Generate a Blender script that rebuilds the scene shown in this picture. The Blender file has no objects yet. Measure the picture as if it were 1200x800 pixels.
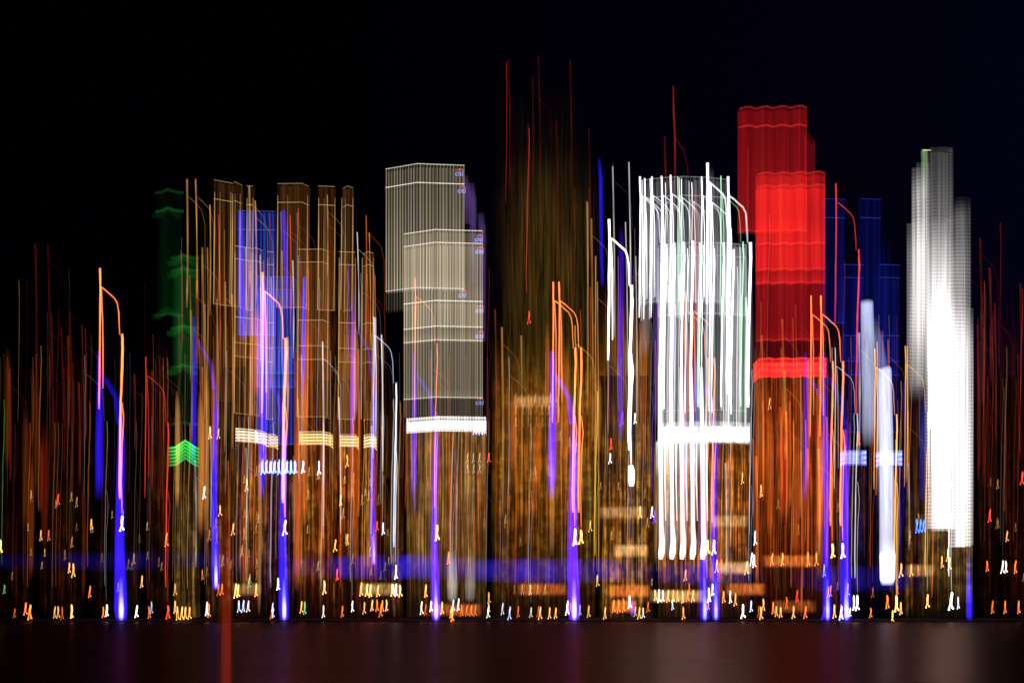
import bpy, math, random
from math import pi
random.seed(11)
sc = bpy.context.scene
C = sc.collection
F = 1667.0          # focal length in photo pixels (50 mm lens on a 36 mm sensor)
HZ = 711.0          # photo row of the horizon
CAMH = 10.0         # camera height above the water

def wx(px, d): return (px-600.0)*d/F
def wz(py, d): return CAMH+(HZ-py)*d/F

# ------------------------------------------------------------------ camera
cam = bpy.data.cameras.new('camera'); co = bpy.data.objects.new('camera', cam); C.objects.link(co)
co.location = (0, 0, CAMH); co.rotation_euler = (pi/2, 0, 0)
cam.lens = 50; cam.sensor_width = 36; cam.shift_y = (HZ-400)/1200.0
cam.clip_start = 0.5; cam.clip_end = 30000
sc.camera = co
sc.view_settings.view_transform = 'Standard'; sc.view_settings.look = 'None'
sc.view_settings.exposure = 0; sc.view_settings.gamma = 1
sc.cycles.transparent_max_bounces = 128
sc.cycles.max_bounces = 6
sc.cycles.glossy_bounces = 2
sc.cycles.diffuse_bounces = 1

# ------------------------------------------------------------------ night sky
w = bpy.data.worlds.new('World'); sc.world = w; w.use_nodes = True
nt = w.node_tree; bg = nt.nodes['Background']
sky = nt.nodes.new('ShaderNodeTexSky'); sky.sky_type = 'NISHITA'; sky.sun_disc = False
sky.sun_elevation = math.radians(-9); sky.sun_rotation = math.radians(60)
nt.links.new(sky.outputs[0], bg.inputs[0]); bg.inputs[1].default_value = 0.05
mix = nt.nodes.new('ShaderNodeMixShader'); mix.inputs[0].default_value = 0.5
bg2 = nt.nodes.new('ShaderNodeBackground'); bg2.inputs[0].default_value = (0.16, 0.10, 1, 1); bg2.inputs[1].default_value = 0.0036
nt.links.new(bg.outputs[0], mix.inputs[1]); nt.links.new(bg2.outputs[0], mix.inputs[2])
nt.links.new(mix.outputs[0], nt.nodes['World Output'].inputs[0])
tcw = nt.nodes.new('ShaderNodeTexCoord'); spw = nt.nodes.new('ShaderNodeSeparateXYZ'); nt.links.new(tcw.outputs['Generated'], spw.inputs[0])
mrw = nt.nodes.new('ShaderNodeMapRange'); nt.links.new(spw.outputs[0], mrw.inputs[0]); mrw.inputs[1].default_value = -0.1; mrw.inputs[2].default_value = 0.32
mrw.inputs[3].default_value = 0.0012; mrw.inputs[4].default_value = 0.010; nt.links.new(mrw.outputs[0], bg2.inputs[1])
sl = bpy.data.lights.new('moon', 'SUN'); sl.energy = 0.004; sl.angle = math.radians(0.5)
so = bpy.data.objects.new('moon', sl); C.objects.link(so); so.rotation_euler = (math.radians(50), 0, math.radians(-40))

# ------------------------------------------------------------------ materials
def new_mat(name):
    m = bpy.data.materials.new(name); m.use_nodes = True
    m.node_tree.nodes.clear()
    return m, m.node_tree.nodes, m.node_tree.links

def mth(N, L, op, a, b=None):
    n = N.new('ShaderNodeMath'); n.operation = op
    for i, v in enumerate((a, b)):
        if v is None: continue
        if isinstance(v, (int, float)): n.inputs[i].default_value = v
        else: L.new(v, n.inputs[i])
    return n.outputs[0]

_gm = {}
def glow_mat(color, strength, soft=1.6, beat=0.0, period=1.4):
    """luminous strand: brightest through its middle, clear at its rim, like a column of lit air"""
    k = (tuple(color), strength, soft, beat, period)
    if k in _gm: return _gm[k]
    m, N, L = new_mat('glow')
    out = N.new('ShaderNodeOutputMaterial'); add = N.new('ShaderNodeAddShader')
    tr = N.new('ShaderNodeBsdfTransparent'); em = N.new('ShaderNodeEmission')
    lw = N.new('ShaderNodeLayerWeight'); lw.inputs[0].default_value = 0.5
    at = N.new('ShaderNodeAttribute'); at.attribute_name = 'glow'
    s = mth(N, L, 'SUBTRACT', 1.0, lw.outputs['Facing'])
    s = mth(N, L, 'MAXIMUM', s, 0.0)
    s = mth(N, L, 'POWER', s, soft)
    s = mth(N, L, 'MULTIPLY', s, at.outputs['Fac'])
    if beat:
        tc = N.new('ShaderNodeTexCoord'); sp = N.new('ShaderNodeSeparateXYZ'); L.new(tc.outputs['Object'], sp.inputs[0])
        b = mth(N, L, 'SINE', mth(N, L, 'MULTIPLY', sp.outputs[2], 2*pi/period))
        b = mth(N, L, 'ADD', mth(N, L, 'MULTIPLY', b, beat), 1.0)
        s = mth(N, L, 'MULTIPLY', s, b)
    # uneven brightness along the strand
    tc2 = N.new('ShaderNodeTexCoord'); mp = N.new('ShaderNodeMapping'); mp.inputs['Scale'].default_value = (0.9, 0.9, 0.045)
    L.new(tc2.outputs['Object'], mp.inputs[0]); nz = N.new('ShaderNodeTexNoise'); nz.inputs['Scale'].default_value = 1.0; nz.inputs['Detail'].default_value = 3
    L.new(mp.outputs[0], nz.inputs[0])
    nn = mth(N, L, 'ADD', mth(N, L, 'MULTIPLY', nz.outputs[0], 1.5), 0.25)
    s = mth(N, L, 'MULTIPLY', s, nn)
    s = mth(N, L, 'MULTIPLY', s, strength)
    em.inputs[0].default_value = (*color, 1); L.new(s, em.inputs[1])
    L.new(tr.outputs[0], add.inputs[0]); L.new(em.outputs[0], add.inputs[1]); L.new(add.outputs[0], out.inputs[0])
    m.cycles.emission_sampling = 'NONE'
    _gm[k] = m
    return m

_vm = {}
def veil_mat(cols, strength, fine=0.55, lo=0.35, hi=0.75, base=0.25, amp=1.0, ribs=0.0, rib=1.9, floors=0.0, floor=1.8,
             prof=None, edge=False, opaque=False, vfreq=0.012, cfreq=0.06, seed=0.0, blocks=0.0):
    """streaked glow, mostly smeared city light: vertical lines of uneven strength; u,v of the UV map are metres"""
    k = (tuple(cols), strength, fine, lo, hi, base, amp, ribs, rib, floors, floor, tuple(prof) if prof else None, edge, opaque, vfreq, cfreq, seed, blocks)
    if k in _vm: return _vm[k]
    m, N, L = new_mat('streaked_glow')
    out = N.new('ShaderNodeOutputMaterial')
    uv = N.new('ShaderNodeUVMap'); uv.uv_map = 'metres'; sp = N.new('ShaderNodeSeparateXYZ'); L.new(uv.outputs[0], sp.inputs[0])
    fr = N.new('ShaderNodeUVMap'); fr.uv_map = 'frac'; fs = N.new('ShaderNodeSeparateXYZ'); L.new(fr.outputs[0], fs.inputs[0])
    u, v = sp.outputs[0], sp.outputs[1]
    def noise(fu, fv, z, det=3.0, rough=0.6):
        cb = N.new('ShaderNodeCombineXYZ'); L.new(mth(N, L, 'MULTIPLY', u, fu), cb.inputs[0]); L.new(mth(N, L, 'MULTIPLY', v, fv), cb.inputs[1]); cb.inputs[2].default_value = z
        nz = N.new('ShaderNodeTexNoise'); nz.inputs['Scale'].default_value = 1.0; nz.inputs['Detail'].default_value = det; nz.inputs['Roughness'].default_value = rough
        L.new(cb.outputs[0], nz.inputs[0]); return nz.outputs[0]
    def rng(x, a, b):
        n = N.new('ShaderNodeMapRange'); L.new(x, n.inputs[0]); n.inputs[1].default_value = a; n.inputs[2].default_value = b
        n.interpolation_type = 'SMOOTHSTEP'; return n.outputs[0]
    s = mth(N, L, 'ADD', mth(N, L, 'MULTIPLY', rng(noise(fine, vfreq, seed), lo, hi), amp), base)
    if ribs:
        r = mth(N, L, 'SINE', mth(N, L, 'MULTIPLY', u, 2*pi/rib))
        r = mth(N, L, 'POWER', mth(N, L, 'ADD', mth(N, L, 'MULTIPLY', r, 0.5), 0.5), 4.0)
        r = mth(N, L, 'MULTIPLY', r, mth(N, L, 'ADD', rng(noise(fine*0.8, vfreq*0.6, seed+9.0), 0.3, 0.7), 0.35))
        s = mth(N, L, 'ADD', s, mth(N, L, 'MULTIPLY', r, ribs))
    if floors:
        f = mth(N, L, 'SINE', mth(N, L, 'MULTIPLY', v, 2*pi/floor))
        f = mth(N, L, 'ADD', mth(N, L, 'MULTIPLY', f, floors), 1.0)
        s = mth(N, L, 'MULTIPLY', s, f)
    if blocks:
        b = rng(noise(0.10, 0.075, seed+31.0, 2.0), 0.42, 0.62)
        b = mth(N, L, 'ADD', mth(N, L, 'MULTIPLY', b, blocks), 1.0-blocks*0.55)
        s = mth(N, L, 'MULTIPLY', s, b)
    if prof:
        cr = N.new('ShaderNodeValToRGB'); L.new(fs.outputs[1], cr.inputs[0]); el = cr.color_ramp.elements
        cr.color_ramp.interpolation = 'EASE'
        el[0].position, el[0].color = prof[0][0], (prof[0][1],)*3+(1,)
        el[1].position, el[1].color = prof[-1][0], (prof[-1][1],)*3+(1,)
        for p, q in prof[1:-1]:
            e = el.new(p); e.color = (q, q, q, 1)
        s = mth(N, L, 'MULTIPLY', s, cr.outputs[0])
    if edge:
        a = mth(N, L, 'SUBTRACT', 1.0, mth(N, L, 'ABSOLUTE', mth(N, L, 'SUBTRACT', mth(N, L, 'MULTIPLY', fs.outputs[0], 2.0), 1.0)))
        s = mth(N, L, 'MULTIPLY', s, rng(a, 0.0, edge))
    s = mth(N, L, 'MULTIPLY', s, strength)
    cr = N.new('ShaderNodeValToRGB'); L.new(noise(cfreq, vfreq*0.4, seed+4.0, 4.0, 0.7), cr.inputs[0]); el = cr.color_ramp.elements
    n = len(cols)
    el[0].position = 0.34; el[0].color = (*cols[0], 1); el[1].position = 0.66; el[1].color = (*cols[-1], 1)
    for i in range(1, n-1):
        e = el.new(0.34+0.32*i/(n-1)); e.color = (*cols[i], 1)
    if opaque:
        pr = N.new('ShaderNodeBsdfPrincipled'); pr.inputs['Base Color'].default_value = (0.012, 0.011, 0.012, 1); pr.inputs['Roughness'].default_value = 0.8; pr.inputs['Specular IOR Level'].default_value = 0.03
        L.new(cr.outputs[0], pr.inputs['Emission Color']); L.new(s, pr.inputs['Emission Strength'])
        L.new(pr.outputs[0], out.inputs[0])
    else:
        add = N.new('ShaderNodeAddShader'); tr = N.new('ShaderNodeBsdfTransparent'); em = N.new('ShaderNodeEmission')
        L.new(cr.outputs[0], em.inputs[0]); L.new(s, em.inputs[1])
        L.new(tr.outputs[0], add.inputs[0]); L.new(em.outputs[0], add.inputs[1]); L.new(add.outputs[0], out.inputs[0])
    m.cycles.emission_sampling = 'NONE'
    _vm[k] = m
    return m

def plain_mat(name, col, rough=0.7):
    m, N, L = new_mat(name); out = N.new('ShaderNodeOutputMaterial'); pr = N.new('ShaderNodeBsdfPrincipled')
    nz = N.new('ShaderNodeTexNoise'); nz.inputs['Scale'].default_value = 0.3; nz.inputs['Detail'].default_value = 6
    mx = N.new('ShaderNodeMixRGB'); L.new(nz.outputs[0], mx.inputs[0]); mx.inputs[1].default_value = (*[c*0.6 for c in col], 1); mx.inputs[2].default_value = (*[c*1.4 for c in col], 1)
    L.new(mx.outputs[0], pr.inputs['Base Color']); pr.inputs['Roughness'].default_value = rough; L.new(pr.outputs[0], out.inputs[0])
    return m
M_DARK = plain_mat('dark_concrete', (0.05, 0.048, 0.05))
M_QUAY = plain_mat('quay_stone', (0.06, 0.055, 0.05))

# ------------------------------------------------------------------ object helpers
def tag(o, label=None, cat=None, group=None, kind=None):
    if label: o['label'] = label
    if cat: o['category'] = cat
    if group: o['group'] = group
    if kind: o['kind'] = kind
    return o
def empty(name, loc):
    o = bpy.data.objects.new(name, None); C.objects.link(o); o.location = loc; o.empty_display_size = 5
    return o
def link(name, verts, faces, mats, parent=None, loc=(0, 0, 0), glow=None, uvm=None, uvf=None, smooth=False, midx=None):
    me = bpy.data.meshes.new(name)
    me.from_pydata([(x-loc[0], y-loc[1], z-loc[2]) for x, y, z in verts], [], faces)
    for m in (mats if isinstance(mats, (list, tuple)) else [mats]): me.materials.append(m)
    if glow is not None:
        a = me.attributes.new('glow', 'FLOAT', 'POINT'); a.data.foreach_set('value', glow)
    if uvm is not None:
        for nm, dat in (('metres', uvm), ('frac', uvf)):
            l = me.uv_layers.new(name=nm)
            l.data.foreach_set('uv', [c for p in dat for c in p])
    if smooth: me.polygons.foreach_set('use_smooth', [True]*len(faces))
    if midx: me.polygons.foreach_set('material_index', midx)
    me.update()
    o = bpy.data.objects.new(name, me); C.objects.link(o)
    if parent is not None: o.parent = parent
    else: o.location = loc
    return o

class MB:
    """collects tubes given as photo-pixel paths at one real distance"""
    def __init__(s): s.v = []; s.f = []; s.g = []
    def tube(s, pts, d, n=6, cap=True):           # pts: (px, py, radius_px, glow)
        k = d/F; P = [((p[0]-600)*k, d, CAMH+(HZ-p[1])*k, p[2]*k, p[3]) for p in pts]
        b = len(s.v)
        for i, p in enumerate(P):
            q0 = P[max(i-1, 0)]; q1 = P[min(i+1, len(P)-1)]
            tx, tz = q1[0]-q0[0], q1[2]-q0[2]; l = math.hypot(tx, tz) or 1; tx /= l; tz /= l
            nx, nz = tz, -tx
            for j in range(n):
                a = 2*pi*j/n
                s.v.append((p[0]+nx*math.cos(a)*p[3], p[1]+math.sin(a)*p[3], p[2]+nz*math.cos(a)*p[3])); s.g.append(p[4])
        for i in range(len(P)-1):
            for j in range(n):
                a, c = b+i*n+j, b+i*n+(j+1) % n
                s.f.append((a, c, c+n, a+n))
        if cap:
            s.f.append(tuple(b+j for j in range(n))[::-1]); s.f.append(tuple(b+(len(P)-1)*n+j for j in range(n)))
    def build(s, name, mat, parent=None, loc=(0, 0, 0)):
        if parent is not None: loc = tuple(parent.location)
        return link(name, s.v, s.f, mat, parent, loc, glow=s.g, smooth=True)

def prism(name, front, T, ytop, ybot, D, mat, parent, caps=False, dx=0.0):
    """upright wall ring; front = [(px, extra depth)], T = thickness in metres, heights given at distance D"""
    zt, zb = wz(ytop, D), wz(ybot, D)
    top = [(wx(px+dx, D), D+e) for px, e in front]
    back = [(x, y+T) for x, y in reversed(top)]
    ring = top+back; n = len(ring)
    us = [0.0]
    for i in range(n):
        a, b = ring[i], ring[(i+1) % n]; us.append(us[-1]+math.hypot(b[0]-a[0], b[1]-a[1]))
    x0, x1 = top[0][0], top[-1][0]
    V = [(x, y, zb) for x, y in ring]+[(x, y, zt) for x, y in ring]
    Fc = []; um = []; uf = []
    for i in range(n):
        j = (i+1) % n
        Fc.append((i, j, n+j, n+i))
        fa = (ring[i][0]-x0)/(x1-x0); fb = (ring[j][0]-x0)/(x1-x0)
        um += [(us[i], zb), (us[i+1], zb), (us[i+1], zt), (us[i], zt)]
        uf += [(fa, 0), (fb, 0), (fb, 1), (fa, 1)]
    if caps:
        h = n//2
        for i in range(h-1):
            j = n-1-i
            Fc.append((n+i, n+i+1, n+j-1, n+j)); um += [(0, 0)]*4; uf += [(0, 0)]*4
    return link(name, V, Fc, mat, parent, tuple(parent.location) if parent else (0, 0, 0), uvm=um, uvf=uf)

def edge_line(mb, front, y, D, r, g, dx=0.0):
    """thin glowing edge of a crown ghost, following the front of a tower"""
    k = D/F; pts = []
    for i, (px, e) in enumerate(front):
        pts.append(((px+dx-600)*k, D+e-0.6, wz(y, D)))
    b = len(mb.v); rr = r*k
    for p in pts:
        for oy, oz in ((-rr, 0), (0, rr), (rr, 0), (0, -rr)):
            mb.v.append((p[0], p[1]+oy, p[2]+oz)); mb.g.append(g)
    for i in range(len(pts)-1):
        for j in range(4):
            a, c = b+i*4+j, b+i*4+(j+1) % 4
            mb.f.append((a, c, c+4, a+4))

# ------------------------------------------------------------------ the setting
def water_mat():
    m, N, L = new_mat('harbour_water'); out = N.new('ShaderNodeOutputMaterial')
    df = N.new('ShaderNodeBsdfDiffuse'); df.inputs[0].default_value = (0.012, 0.007, 0.006, 1)
    gl = N.new('ShaderNodeBsdfGlossy'); gl.inputs['Color'].default_value = (0.66, 0.38, 0.31, 1)  # reddish tint stands in for orange city light mirrored in the water
    tc = N.new('ShaderNodeTexCoord')
    def nz(sx, sy, sc_):
        mp = N.new('ShaderNodeMapping'); mp.inputs['Scale'].default_value = (sx, sy, 1); L.new(tc.outputs['Object'], mp.inputs[0])
        n = N.new('ShaderNodeTexNoise'); n.inputs['Scale'].default_value = sc_; n.inputs['Detail'].default_value = 4; L.new(mp.outputs[0], n.inputs[0]); return n.outputs[0]
    rg = N.new('ShaderNodeMapRange'); L.new(nz(.012, .03, 1), rg.inputs[0]); rg.inputs[3].default_value = .20; rg.inputs[4].default_value = .31; L.new(rg.outputs[0], gl.inputs['Roughness'])
    bp = N.new('ShaderNodeBump'); bp.inputs['Strength'].default_value = 0.22; bp.inputs['Distance'].default_value = 0.5; L.new(nz(.25, .8, .8), bp.inputs['Height'])
    L.new(bp.outputs[0], gl.inputs['Normal'])
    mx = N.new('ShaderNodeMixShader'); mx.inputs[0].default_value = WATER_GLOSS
    L.new(df.outputs[0], mx.inputs[1]); L.new(gl.outputs[0], mx.inputs[2]); L.new(mx.outputs[0], out.inputs[0])
    return m
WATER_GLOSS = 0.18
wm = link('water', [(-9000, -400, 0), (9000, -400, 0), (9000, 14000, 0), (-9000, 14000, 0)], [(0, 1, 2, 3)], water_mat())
tag(wm, kind='structure')
def slab(name, x0, x1, y0, y1, z0, z1, mat):
    v = [(x0, y0, z0), (x1, y0, z0), (x1, y1, z0), (x0, y1, z0), (x0, y0, z1), (x1, y0, z1), (x1, y1, z1), (x0, y1, z1)]
    return link(name, v, [(0, 1, 5, 4), (1, 2, 6, 5), (2, 3, 7, 6), (3, 0, 4, 7), (4, 5, 6, 7)], mat)
tag(slab('ground', -2500, 2500, 992, 3500, -1, 1.2, M_DARK), kind='structure')
tag(slab('embankment', -2500, 2500, 985, 991.9, -1, 0.5, M_QUAY), kind='structure')

# ------------------------------------------------------------------ towers
WARM = ((0.55, 0.16, 0.03), (0.35, 0.06, 0.01), (0.6, 0.3, 0.08))
RED = (1.0, 0.02, 0.012)
WINSH = {}
def window_marks(parent, spots, D, col, s, name='lit_window'):
    """small lit windows, each the crooked two-legged mark the photo shows"""
    for (x, y, sc_, g) in spots:
        mb = MB(); figure(mb, x, y, D, sc_*.9, g*.7)
        mb.build(name, glow_mat(col, s, 1.0), parent)

def figure(mb, x, y, d, s=1.0, g=1.0, r=0.95):
    """x,y = centre of the crooked mark, s=1 is 17 px tall"""
    j = lambda v=0.45: random.uniform(-v, v)*s
    w = r*random.uniform(.72, .95); h = 8.6*s*random.uniform(.88, 1.1)
    ax, bx, cx, ex = x+0.2*s+j(.6), x-0.2*s+j(.4), x-0.7*s+j(.4), x-1.5*s+j(.6)
    mb.tube([(ax, y-h, w*s, g*.8), (ax-.2*s, y-h*.7, w*1.15*s, g), (bx, y-h*.3, w*1.2*s, g), (cx, y+h*.25, w*.9*s, g*.8), (ex, y+h*.75, w*.9*s, g*.8), (ex-.2*s, y+h*.93, w*1.25*s, g*1.2), (ex-.2*s, y+h, w*.8*s, g)], d)
    mb.tube([(ax+.7*s, y-h*.85, w*.7*s, g*.6), (bx+.7*s, y-h*.3, w*.8*s, g*.8), (x+.4*s+j(.3), y+h*.12, w*.75*s, g*.7), (x+.5*s+j(.7), y+h*.45, w*.8*s, g*.7), (x+1.6*s+j(.6), y+h*.7, w*1.25*s, g*1.1), (x+1.9*s, y+h*.84, w*.8*s, g)], d+0.2)

ZP = {('L', 22): [(0, 1.35), (.25, 1.1), (1, .75)], ('R', 92): [(0, 1.25), (.5, .95), (1, 1.1)], ('R', 206): [(0, 1.25), (.2, .9), (1, .95)], ('R', 190): [(0, 1.2), (1, .85)]}
def tower(name, label, cat, front, y0, D, T, veil_cols, vs, crown_mat, crown=(295, 313), body=None, dxr=21.5, base_y=727, win=None,
          edge_col=None, edge_s=1.0, vk=None, group=None, zones=None, crown_dx=25, edge_r=0.55, corner=0.0):
    """front = rest-independent outline where the first lit copy of the crown shows (photo px, extra depth)"""
    vk = vk or {}
    xc = sum(p[0] for p in front)/len(front)+crown_dx
    root = empty(name, (wx(xc, D), D, 1.2)); tag(root, label, cat, group)
    Z = zones or [('L', 0, 22, .30), ('L', 22.4, 145, .46), ('R', 77, 92, .28), ('R', 92.4, 160, .55), ('R', 160.4, 190, 1.0), ('R', 190.4, 206, .75), ('R', 206.4, 273, .48)]
    for side, a, b, g in Z:  # crown light smeared by camera motion, built as glowing ghost volumes
        prism('light_veil', front, T*.3, y0+a, y0+b, D+(3 if side == 'L' else 0), veil_mat(veil_cols, vs*g, **{**vk, 'prof': ZP.get((side, round(a)))}), root, dx=0 if side == 'L' else dxr)
    if edge_col:
        for side, a, g in (('L', 0, .6), ('L', 22, .9), ('L', 145, .55), ('R', 77, .8), ('R', 92, .8), ('R', 160, 1.0), ('R', 190, .8), ('R', 206, .7), ('R', 273, .55)):
            if zones and not any(z[0] == side and (abs(z[1]-a) < 1 or abs(z[2]-a) < 1) for z in zones): continue
            mb = MB(); edge_line(mb, front, y0+a, D, edge_r, g, dx=0 if side == 'L' else dxr)
            mb.build('ghost_edge', glow_mat(edge_col, edge_s, 0.6), root)  # edges of the smeared crown copies, not lamps on the roof
    if corner:
        for (side, a, b) in (('L', 22, 145), ('R', 92, 273)):
            if side == 'L' and zones: continue
            for px, g in ((front[0][0], 1.0), (front[-1][0], .7), ((front[0][0]*2+front[-1][0])/3, .4)):
                q = px+(0 if side == 'L' else dxr); mb = MB()
                mb.tube([(q+.5, y0+a-8, .5, g*.7), (q+.3, y0+a+(b-a)*.3, .7, g), (q-.3, y0+a+(b-a)*.7, .75, g*.9), (q-.8, y0+b, .6, g)], D-1.2)
                mb.build('ghost_corner', glow_mat(edge_col, corner, .8), root)  # upright edges of the smeared crown copies
    if crown_mat:
        prism('crown_light', front, T*0.98, y0+crown[0], y0+crown[1], D-1.0, crown_mat, root, dx=crown_dx)
    if body:
        prism('wall', front, T*0.96, y0+crown[1]-2, base_y-4, D+1.0, body, root, caps=True, dx=crown_dx)
    return root

def wallm(cols, s, **k):
    return veil_mat(cols, s, opaque=True, **{**dict(fine=0.5, lo=0.44, hi=0.72, base=0.09, cfreq=0.13, blocks=0.85, prof=[(0, 0.10), (0.18, 0.35), (0.32, 1.0), (0.8, 1.25), (1.0, 1.0)]), **k})
GOLDW = ((0.62, 0.17, 0.012), (0.40, 0.06, 0.006), (0.66, 0.30, 0.03))

# pale ribbed tower
BEI = ((0.68, 0.57, 0.36), (0.52, 0.42, 0.28), (0.72, 0.64, 0.54))
bf = [(450, 13), (489, 0), (515, 2), (544, 4)]
t = tower('office_tower', 'pale grey ribbed tower with bright white band round its corner', 'tower', bf, 192, 1040, 26, BEI, 0.38,
      veil_mat(((1, .97, .9), (1, .95, .88)), 0.95, fine=0.3, base=0.45, amp=0.3, ribs=0.8, rib=2.1, floors=0.45, floor=2.55), crown=(295, 313),
      body=wallm(((0.45, 0.27, 0.04), (0.30, 0.10, 0.02), (0.62, 0.42, 0.12)), 0.95, blocks=.4, base=.2), edge_col=(1, .93, .8), edge_s=0.55,
      vk=dict(fine=0.4, base=0.13, amp=0.2, ribs=2.6, rib=2.45, vfreq=0.003), crown_dx=25, zones=[('L', 0, 22, .30), ('L', 22.4, 145, .46), ('L', 145.4, 168, .08), ('R', 77, 92, .28), ('R', 92.4, 160, .60), ('R', 160.4, 190, 1.0), ('R', 190.4, 206, .75), ('R', 206.4, 273, .48), ('R', 273.4, 294, .16)])
window_marks(t, [(548+7*i, 536+j*13, .75, .7) for i in range(3) for j in range(2)], 1036, (.9, .8, .55), 0.5)
mb = MB()
for x, y0, y1 in ((545, 206, 262), (552, 215, 330), (563, 250, 400)):
    mb.tube([(x, y0, 4, .5), (x+2, y0+20, 5, 1), (x+3, y1, 4, .6)], 1037)
mb.build('sign_glow', glow_mat((0.38, 0.2, 0.8), 0.085, 1.0), t)
mb = MB()
for i in range(4): figure(mb, 556+3.5*i, 503, 1034, .75, 1)
mb.build('sign_light', glow_mat((0.45, 0.45, 1.0), 1.4, 1.0), t)

def lettering(word, px, py, hpx, D, mat, parent):
    cu = bpy.data.curves.new('lettering', 'FONT'); cu.body = word; cu.extrude = 0.12; cu.offset = 0.02; cu.size = hpx*D/F*1.35; cu.align_x = 'CENTER'
    tmp = bpy.data.objects.new('lettering', cu); me = bpy.data.meshes.new_from_object(tmp); bpy.data.objects.remove(tmp)
    me.materials.clear(); me.materials.append(mat); me.attributes.new('glow', 'FLOAT', 'POINT').data.foreach_set('value', [1.0]*len(me.vertices))
    o = bpy.data.objects.new('sign_lettering', me); C.objects.link(o); o.parent = parent
    o.rotation_euler = (pi/2, 0, 0); o.location = (wx(px, D)-parent.location[0], D-parent.location[1], wz(py, D)-parent.location[2])
for px, py, g in ((538, 206, .8), (541, 226, .9), (561, 283, 1.1), (562, 297, 1.1), (542, 348, .9), (562, 366, 1), (562, 396, 1), (562, 474, .7)):  # ghost copies of the sign along its smeared light
    lettering('citi', px, py, 6, 1034, glow_mat((.3, .35, 1), round(.55*g, 2), .3), t)
    mb = MB(); mb.tube([(px-2, py-6, .5, .7), (px, py-7.6, .8, 1), (px+3, py-7.6, .8, 1), (px+5, py-5.5, .5, .7)], 1034)
    mb.build('sign_arc', glow_mat((1, .04, .05), round(.4*g, 2), .6), t)

# red tower, scalloped facade
rf = []
for i in range(25):
    px = 868+79*i/24.0; rf.append((px, 4.5*(0.5-0.5*abs(math.sin(pi*4*i/24.0)))*2+3*(1-i/24.0)))
REDC = ((0.95, 0.018, 0.014), (0.7, 0.012, 0.010), (1.0, 0.035, 0.02))
t = tower('red_tower', 'tall red glowing tower with a scalloped roofline', 'tower', rf, 124, 1060, 24, REDC, 0.40,
      veil_mat(((1, .015, .012), (1, .03, .025)), 1.05, fine=0.2, base=0.7, amp=0.3, floors=0.35, floor=5.0, vfreq=0.05), crown=(294, 317),
      body=wallm(((0.72, 0.13, 0.006), (0.5, 0.045, 0.004), (0.70, 0.20, 0.02)), .6, blocks=0.4, base=.15, cfreq=.12, prof=[(0, 0.08), (0.16, .3), (0.3, .9), (1.0, 1.25)]), edge_col=(1, .05, .04), edge_s=0.17,
      vk=dict(fine=0.16, base=0.55, amp=0.8, vfreq=0.003), crown_dx=23, edge_r=1.3,
      zones=[('L', 0, 22, .32), ('L', 22.4, 145, .42), ('R', 77, 92, .6), ('R', 92.4, 160, 1.15), ('R', 160.4, 190, 1.35), ('R', 190.4, 206, .9), ('R', 206.4, 273, .45), ('R', 273, 296, .15)])
prism('side_glow', [(947, 6), (965, 30)], 10, 150, 205, 1060, veil_mat(((0.6, .015, .01), (0.5, .01, .01)), 0.10, base=.6, amp=.6), t)
window_marks(t, [(905, 655, 1.1, .9), (917, 655, 1.1, 1), (947, 655, 1.1, .8), (957, 655, 1.1, .9), (912, 590, .8, .3), (936, 620, .8, .3)], 1050, (1, .42, .1), 0.9)

# gold crowned towers left of the middle
GOLD = ((0.60, 0.22, 0.04), (0.50, 0.17, 0.03), (0.62, 0.30, 0.09))
gk = dict(fine=0.42, base=0.18, amp=1.5, lo=.42, hi=.72, vfreq=0.004)
def gcrown(c=((1, .66, .30), (1, .55, .2)), s=.62): return veil_mat(c, s, fine=0.5, base=0.45, amp=0.6, lo=.3, hi=.7, floors=0.85, floor=2.4, vfreq=0.03)
gw = lambda sd, s=0.95: wallm(GOLDW, s, seed=sd, blocks=0.7)
gold = [
 ('tall narrow tower with a sloping whitish gold crown left of the blue sign', [(251, 0), (270, 9)], 211, 1110, GOLD, .15, gcrown(((1, .82, .62), (1, .7, .45)))),
 ('slim gold tower with a small whitish crown just right of the sloping one', [(272, 6), (275, 0), (281, 10)], 213, 1098, GOLD, .13, gcrown(((1, .85, .65), (1, .7, .45)))),
 ('very slim gold tower with a tiny crown above the blue sign', [(289, 0), (296, 1)], 218, 1106, GOLD, .15, gcrown()),
 ('broad gold tower with a bright square gold crown right of the blue sign', [(325, 1), (354, 0), (360, 9)], 215, 1090, GOLD, .20, gcrown(((1, .7, .3), (1, .62, .22)))),
 ('narrow gold tower with a split crown, middle of the gold row', [(373, 0), (392, 2)], 218, 1102, GOLD, .17, gcrown()),
 ('slim gold tower with a pointed chevron crown beside the dark gap', [(400, 8), (407, 0), (413, 5)], 218, 1085, GOLD, .17, gcrown(((1, .75, .45), (1, .65, .3)))),
]
for i, (lab, fr_, y0, D, cols, vs, cm) in enumerate(gold):
    g = tower('gold_tower', lab, 'tower', fr_, y0, D, 18, cols, vs, cm, crown=(290, 306), body=gw(3.0*i+2), edge_col=(1, .6, .25), edge_s=0.22, corner=.28, vk=dict(gk, seed=i*2.0), group='gold crowned towers', dxr=24)
    x0 = fr_[0][0]+26; x1 = fr_[-1][0]+26; rnd = random.Random(i)
    window_marks(g, [(rnd.uniform(x0+2, x1-2), rnd.uniform(548, 680), rnd.uniform(.6, .85), rnd.uniform(.15, .6)) for _ in range(7)], D-3, (1, .6, .22), 0.8)

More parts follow.
